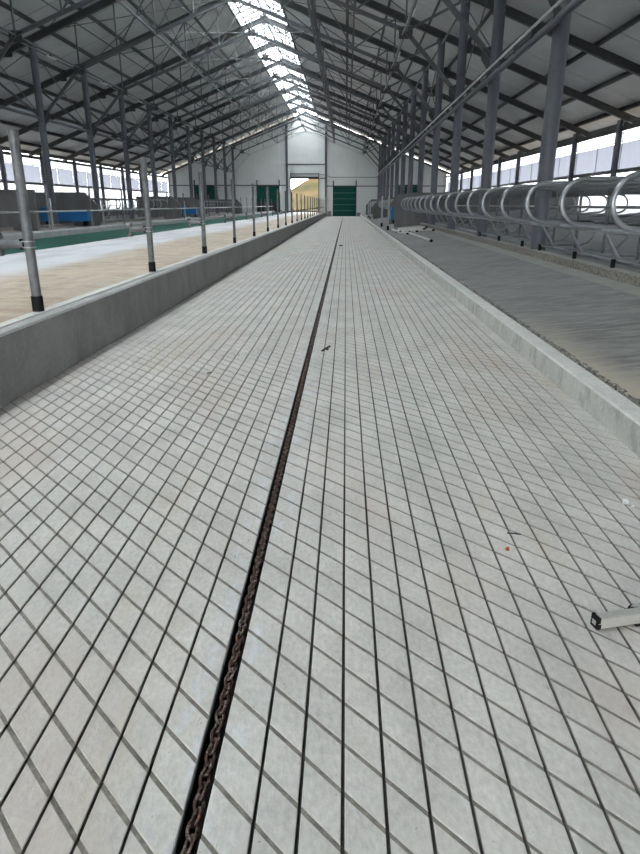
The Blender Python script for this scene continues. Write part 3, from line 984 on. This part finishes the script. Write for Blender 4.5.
# ================================================================== SIDE WALLS WITH CURTAINS
def side_wall(s):
    x = XR if s > 0 else XL
    w_ = struct('wall_right' if s > 0 else 'wall_left', None, None, (x, 0, 0))
    def bx(nm, a0, a1, z0, z1, m, dx=0, y0=START, y1=END):
        b = MB(); b.box(a0, a1, y0, y1, z0, z1); return obj(nm, b, m, w_, (dx, 0, 0))
    bx('low_wall', -.06, .12, -.1, 1.0, 'darkwall')
    bx('sill_beam', -.12, .02, 2.84, 3.0, 'frame')
    bx('head_beam', -.12, .02, 4.66, 4.86, 'frame')
    bx('curtain_rail', -.03, .01, 4.17, 4.21, 'web')
    bx('eave_rail', -.1 + s * .55, .0 + s * .55, 4.98, 5.06, 'frame')
    for z in (1.35, 1.9, 2.4):
        b = MB(); b.tube([(0, START, z), (0, END, z)], .012, 6); obj('guard_wire', b, 'web', w_)
    cm = MB(); 
    n_ = 12; L = BAY / 2 + .01
    vs, fs = [], []
    for i in range(n_ + 1):
        dx_ = .012 * math.sin(i * 1.9)
        for z in (3.0, 4.17): vs.append((dx_, i * L / n_, z))
    for i in range(n_): fs.append((2 * i, 2 * i + 2, 2 * i + 3, 2 * i + 1))
    cm.add(vs, fs, True); c1 = cm.mesh('curtain_panel', 'curtain')
    cm = MB(); cm.add([(0, 0, 1.0), (0, L, 1.0), (0, L, 2.84), (0, 0, 2.84)], [(0, 1, 2, 3)]); c2 = cm.mesh('lower_film', 'clear')
    cm = MB(); cm.add([(0, 0, 4.21), (0, L, 4.21), (0, L, 4.66), (0, 0, 4.66)], [(0, 1, 2, 3)]); c3 = cm.mesh('sky_dim_panel', 'clear')  # film added over the upper strip to tone down the sky
    mu = MB(); mu.box(-.012, .012, -.012, .012, 3.0, 4.66); mum = mu.mesh('mullion', 'galv')
    y = FR[0]
    while y < END - .3:
        if y > START:
            link('curtain_panel', c1, w_, (.05 * s, y, 0)); link('lower_film', c2, w_, (.05 * s, y, 0)); link('sky_dim_panel', c3, w_, (.05 * s, y, 0))
            link('mullion', mum, w_, (.0, y, 0))
        y += BAY / 2
side_wall(1); side_wall(-1)

for i, y in enumerate((43.4, 44.3)):
    t = thing('downpipe', '%s of two dark upright pipes in front of the right window wall' % ('nearer', 'farther')[i], 'pipe', (12.35, y, .4), 0, 'dark upright pipes at the right windows')
    b = MB(); b.tube([(0, 0, 0), (0, 0, 4.5)], .05, 8); obj('pipe_body', b, 'frame', t)
    b = MB(); b.tube([(0, 0, 2.4), (0, 0, 2.5)], .07, 8); obj('pipe_clip', b, 'frame', t)

# ================================================================== FAR GABLE
gw = struct('wall_far', None, None, (0, END, 0))
doors = [(-1.72, 1.33, 3.62, 0), (-11.55, -8.55, 3.72, .0), (-19.7, -16.8, 3.72, .0), (6.5, 9.3, 3.72, .0)]
openings = [(a, b_, z) for a, b_, z, _ in doors] + [(-7.15, -3.50, 4.56)]
cuts = {XL, XR, CX}
for a, b_, z in openings: cuts |= {a, b_}
cuts |= {-7.55, -2.65, -14.2, -21.4, 3.9, 11.0}
cuts = sorted(cuts)
for i in range(len(cuts) - 1):
    a, c = cuts[i], cuts[i + 1]
    zb = -.1
    for (p, q, z) in openings:
        if a >= p - .001 and c <= q + .001: zb = z
    b = MB(); g_ = .006
    top = lambda x: roof_z(x - CX) - .42
    splits = [zb] + [z for z in (3.68, 6.3) if z > zb + .3 and z < min(top(a), top(c)) - .3]
    for j, z0 in enumerate(splits):
        last = j == len(splits) - 1
        za = top(a + g_) if last else splits[j + 1] - .008
        zc = top(c - g_) if last else splits[j + 1] - .008
        b = MB()
        b.add([(a + g_, -.06, z0), (c - g_, -.06, z0), (c - g_, -.06, zc), (a + g_, -.06, za), (a + g_, .06, z0), (c - g_, .06, z0), (c - g_, .06, zc), (a + g_, .06, za)],
              [(0, 1, 2, 3), (7, 6, 5, 4), (0, 4, 5, 1), (1, 5, 6, 2), (2, 6, 7, 3), (3, 7, 4, 0)])
        obj('gable_panel', b, 'gable', gw)
    # backing so joints stay dark
    b = MB(); b.add([(a, .07, zb), (c, .07, zb), (c, .07, top(c) - .02), (a, .07, top(a) - .02), (a, .10, zb), (c, .10, zb), (c, .10, top(c) - .02), (a, .10, top(a) - .02)],
                    [(0, 1, 2, 3), (7, 6, 5, 4), (0, 4, 5, 1), (1, 5, 6, 2), (2, 6, 7, 3), (3, 7, 4, 0)])
    obj('gable_backing', b, 'roofback', gw)
for x in (-7.6, -2.61):
    b = MB(); b.ibeam((x, -.2, .0), (x, -.2, roof_z(x - CX) - .6), .28, .22, .02, (0, 1, 0)); obj('gable_post', b, 'column', gw)
for (x0, x1, z, m_) in ((-7.5, -2.7, 6.28, 'column'), (-2.55, 12.6, 3.62 + .06, 'column'), (-22.8, -7.7, 3.72 + .06, 'column'), (-3.4, -2.7, 4.62, 'frame')):
    b = MB(); b.box(x0, x1, -.16, -.06, z - .06, z + .06); obj('gable_rail', b, m_, gw)
b = MB(); b.tube([(-6.9, -.25, 5.12), (-3.6, -.25, 5.12), (-2.7, -.3, 5.0), (-1.9, -.25, 4.74), (3.9, -.25, 4.72)], .035, 8)
o = obj('gable_pipe', b, 'galv', None, (0, END, 0)); tag(o, 'thin pipe running across the gable above the doors', 'pipe')
for i, (a, c, z, z0) in enumerate(doors):
    d = struct('door_%d' % (i + 1), None, None, (0, END - .1, 0))
    nsec = 5 if i == 0 else 4
    H_ = z - .04
    zz = [-.02 + (H_ + .02) * j / nsec for j in range(nsec + 1)]
    for j in range(nsec):
        b = MB(); b.box(a + .1, c - .1, -.05, .05, zz[j] + .02, zz[j + 1] - .02); obj('door_panel', b, 'doorgreen', d)
        if j: 
            b = MB(); b.box(a + .1, c - .1, -.065, .03, zz[j] - .04, zz[j] + .04); obj('door_seam', b, 'doorseam' if i == 0 else 'doordark', d)
    for x in (a, c - .14):
        b = MB(); b.box(x, x + .14, -.14, .05, .0, z + .72); obj('guide_rail', b, 'doordark', d)
    b = MB(); b.box(a, c, -.10, .05, H_ - .02, H_ + .16); obj('lintel', b, 'doordark', d)
    if i:   # middle mullion and open dark lower field
        b = MB(); b.box((a + c) / 2 - .12, (a + c) / 2 + .12, -.09, .05, .0, z); obj('mullion', b, 'column', d)
        for p, q in ((a + .14, (a + c) / 2 - .12), ((a + c) / 2 + .12, c - .14)):
            b = MB(); b.box(p + .05, q - .05, -.08, -.052, .3, z * .45); obj('lower_field', b, 'doordark', d)
d = struct('door_5', None, None, (0, END - .1, 0))
for x in (-7.17, -3.56):
    b = MB(); b.box(x, x + .09, -.12, .05, TABLE_Z, 5.28); obj('guide_rail', b, 'doordark' , d)
b = MB(); b.box(-7.17, -3.47, -.18, .05, 4.52, 4.80); obj('lintel', b, 'doordark', d)
b = MB(); b.tube([(-7.1, -.1, 5.15), (-3.5, -.1, 5.15)], .07, 10); obj('roller_shaft', b, 'galv', d)

# small mesh gate and kerb box at the far end of the left wall
gt = thing('end_gate', 'small pale mesh gate at the far end of the left wall', 'gate', (-3.3, END - 1.6, .45))
b = MB()
for p, q in (((0, 0, 0), (0, 0, 1.8)), ((1.0, 0, 0), (1.0, 0, 1.8)), ((0, 0, 1.8), (1, 0, 1.8)), ((0, 0, .1), (1, 0, .1)), ((0, 0, .9), (1, 0, .9))):
    b.tube([p, q], .025, 6)
obj('gate_frame', b, 'galv_bright', gt)
b = MB()
for i in range(1, 8): b.tube([(i / 8, 0, .1), (i / 8, 0, 1.8)], .010, 5)
obj('gate_bars', b, 'galv_bright', gt)
for sx, lb in ((-2.15, 'small concrete block at the end of the left wall beside the green door'), (1.62, 'small brown block at the end of the right kerb beside the green door')):
    b = MB(); b.box(-.25, .25, -.2, .2, 0, .62 if sx < 0 else .45)
    b.box(-.28, .28, -.23, .23, .40 if sx > 0 else .57, .47 if sx > 0 else .65)
    o = obj('end_block', b, 'wall', None, (sx, END - 1.0, 0)); tag(o, lb, 'block')

# unseen gable added behind the camera to cut incoming light, with open doorways
nw = struct('wall_near', None, None, (0, START, 0))
for a, c, z0 in ((XL, -12.0, -.1), (-12.0, -8.0, 4.0), (-8.0, -7.0, -.1), (-7.0, -3.4, 4.5), (-3.4, -2.2, -.1), (-2.2, 1.7, 4.0), (1.7, 5.0, -.1), (5.0, 9.0, 4.0), (9.0, XR, -.1)):
    mid_ = [a] + ([CX] if a < CX < c else []) + [c]
    for p, q in zip(mid_[:-1], mid_[1:]):
        tp, tq = roof_z(p - CX) - .42, roof_z(q - CX) - .42
        b = MB(); b.add([(p, -.06, z0), (q, -.06, z0), (q, -.06, tq), (p, -.06, tp), (p, .06, z0), (q, .06, z0), (q, .06, tq), (p, .06, tp)],
                        [(0, 1, 2, 3), (7, 6, 5, 4), (0, 4, 5, 1), (1, 5, 6, 2), (2, 6, 7, 3), (3, 7, 4, 0)])
        obj('gable_panel', b, 'gable', nw)

# ================================================================== OUTSIDE
b = MB(); b.box(-400, 400, -150, 600, -.6, -.21)
struct('ground', b, 'ground')
b = MB()
NX, NY = 34, 14
vs, fs = [], []
for j in range(NY + 1):
    for i in range(NX + 1):
        x = -60 + i * 3.2; y = 150 + j * 7.0
        h = 7.6 * math.exp(-((x + 8) / 9.5) ** 2 - ((y - 195) / 26) ** 2) + 5.0 * math.exp(-((x - 8) / 12) ** 2 - ((y - 205) / 26) ** 2) + 3.0 * math.exp(-((x + 24) / 14) ** 2 - ((y - 200) / 30) ** 2)
        h += .5 * math.sin(i * 2.1 + j) * min(1, h / 3)
        vs.append((x, y, -.3 + h))
for j in range(NY):
    for i in range(NX):
        a = j * (NX + 1) + i; fs.append((a, a + 1, a + NX + 2, a + NX + 1))
b.add(vs, fs, True)
struct('hill', b, 'hill')
for i, (x, y, r) in enumerate(((-13.5, 168, 1.1), (-11.2, 166, .8), (-8.6, 170, 1.0), (-15.6, 172, 1.3))):
    b = MB()
    n_ = 10
    for q in range(26):
        a = random.uniform(0, 2 * PI); e = random.uniform(0, 1.3); rr = r * random.uniform(.6, 1)
        c = Vector((math.cos(a) * math.cos(e) * rr, math.sin(a) * math.cos(e) * rr, math.sin(e) * rr + .5)); s_ = r * .28
        b.add([c + Vector(v) * s_ for v in ((1, 0, 0), (0, 1, 0), (-1, 0, 0), (0, -1, 0), (0, 0, 1), (0, 0, -1))],
              [(0, 1, 4), (1, 2, 4), (2, 3, 4), (3, 0, 4), (1, 0, 5), (2, 1, 5), (3, 2, 5), (0, 3, 5)])
    o = obj('scrub_bush', b, 'scrub', None, (x, y, 1.0)); tag(o, 'low scrub bush outside the open doorway, %s of four from the left' % ORD[[1, 2, 3, 0][i]], 'bush', 'scrub outside the doorway')

# ================================================================== SMALL THINGS ON THE FLOOR
t = thing('metal_bar', 'square aluminium bar with dark end cap lying at the right edge of the picture', 'bar', (.915, 1.978, .016), math.radians(14))
b = MB()
L, hw, hh = .75, .019, .040
sec = [(-hw, 0), (hw, 0), (hw, hh), (hw * .55, hh + .004), (-hw * .55, hh + .004), (-hw, hh)]
b.add([(0, y_, z_) for y_, z_ in sec] + [(L, y_, z_) for y_, z_ in sec], [(i, 6 + i, 6 + (i + 1) % 6, (i + 1) % 6) for i in range(6)] + [(0, 1, 2, 3, 4, 5), (11, 10, 9, 8, 7, 6)])
obj('bar_body', b, 'alu', t)
b = MB(); b.box(-.006, .010, -hw - .001, hw + .001, -.002, hh * .46); b.box(-.006, .006, -hw - .001, hw + .001, hh * .55, hh + .004); obj('end_cap', b, 'black', t)
b = MB(); b.box(-.008, -.005, -hw * .5, hw * .5, .010, hh * .7); obj('cap_tab', b, 'alu', t)
b = MB(); b.box(.16, .20, -.016, .016, -.018, 0); b.box(.62, .66, -.016, .016, -.018, 0); obj('foot', b, 'black', t)
t = thing('wire_coil', 'small coil of dark and silver wire behind the metal bar', 'coil', (1.115, 2.075, 0))
for i in range(4):
    b = MB(); r = .040 - i * .004
    b.tube([(r * math.cos(a) , r * .8 * math.sin(a), .012 + i * .009 + .012 * math.sin(a + i)) for a in [j * PI / 9 for j in range(18)]], .0045, 6, closed=True)
    obj('wire_turn', b, 'alu' if i % 2 else 'black', t)

def lump(name, loc, r, m, label, cat, seed):
    rnd = random.Random(seed); b = MB(); n1, n2 = 8, 5; vs = []
    for j in range(1, n2):
        for i in range(n1):
            a = 2 * PI * i / n1; e = PI * j / n2 - PI / 2; q = r * rnd.uniform(.75, 1.2)
            vs.append((q * math.cos(a) * math.cos(e), q * math.sin(a) * math.cos(e), r * .7 + q * .8 * math.sin(e)))
    vs += [(0, 0, r * -.02), (0, 0, r * 1.5)]
    fs = []
    for j in range(n2 - 2):
        for i in range(n1): fs.append((j * n1 + i, j * n1 + (i + 1) % n1, (j + 1) * n1 + (i + 1) % n1, (j + 1) * n1 + i))
    t_ = (n2 - 1) * n1
    for i in range(n1):
        fs.append((t_, (i + 1) % n1, i)); fs.append((t_ + 1, (n2 - 2) * n1 + i, (n2 - 2) * n1 + (i + 1) % n1))
    b.add(vs, fs); o = obj(name, b, m, None, loc); tag(o, label, cat)
    return o
lump('clay_lump', (.735, 2.535, 0), .011, 'orange', 'small orange clay lump on the floor at lower right', 'lump', 1)
lump('mortar_lump', (1.448, 3.03, 0), .017, 'white', 'small white mortar lump on the floor near the right edge', 'lump', 2)
lump('mortar_lump', (1.472, 2.99, 0), .008, 'white', 'tiny white crumb touching the white mortar lump', 'lump', 3)
def twig(loc, pts, r, label):
    b = MB()
    for pl_ in pts: b.tube(pl_, r, 6)
    o = obj('twig', b, 'twig', None, loc); tag(o, label, 'twig')
twig((-.20, 6.66, 0), [[(-.03, -.10, .009), (0, 0, .012), (.045, .10, .015)], [(0, 0, .012), (.03, -.03, .010)]], .010, 'small black forked twig just right of the gutter')
twig((.80, 2.68, 0), [[(-.03, .008, .004), (0, 0, .006), (.03, -.004, .004)]], .003, 'tiny dark straw above the orange lump')
twig((-.17, 24.5, 0), [[(-.04, -.12, .02), (.04, .12, .02)]], .02, 'dark crumb far down the alley right of the gutter')
twig((-1.22, 5.6, 0), [[(-.02, .0, .006), (.02, .015, .006)]], .005, 'small dark chip left of the gutter')

# anything whose name only repeats a setting keeps its own suffix
print('objects', len(bpy.data.objects), 'tris', sum(len(m.polygons) for m in bpy.data.meshes) * 2)
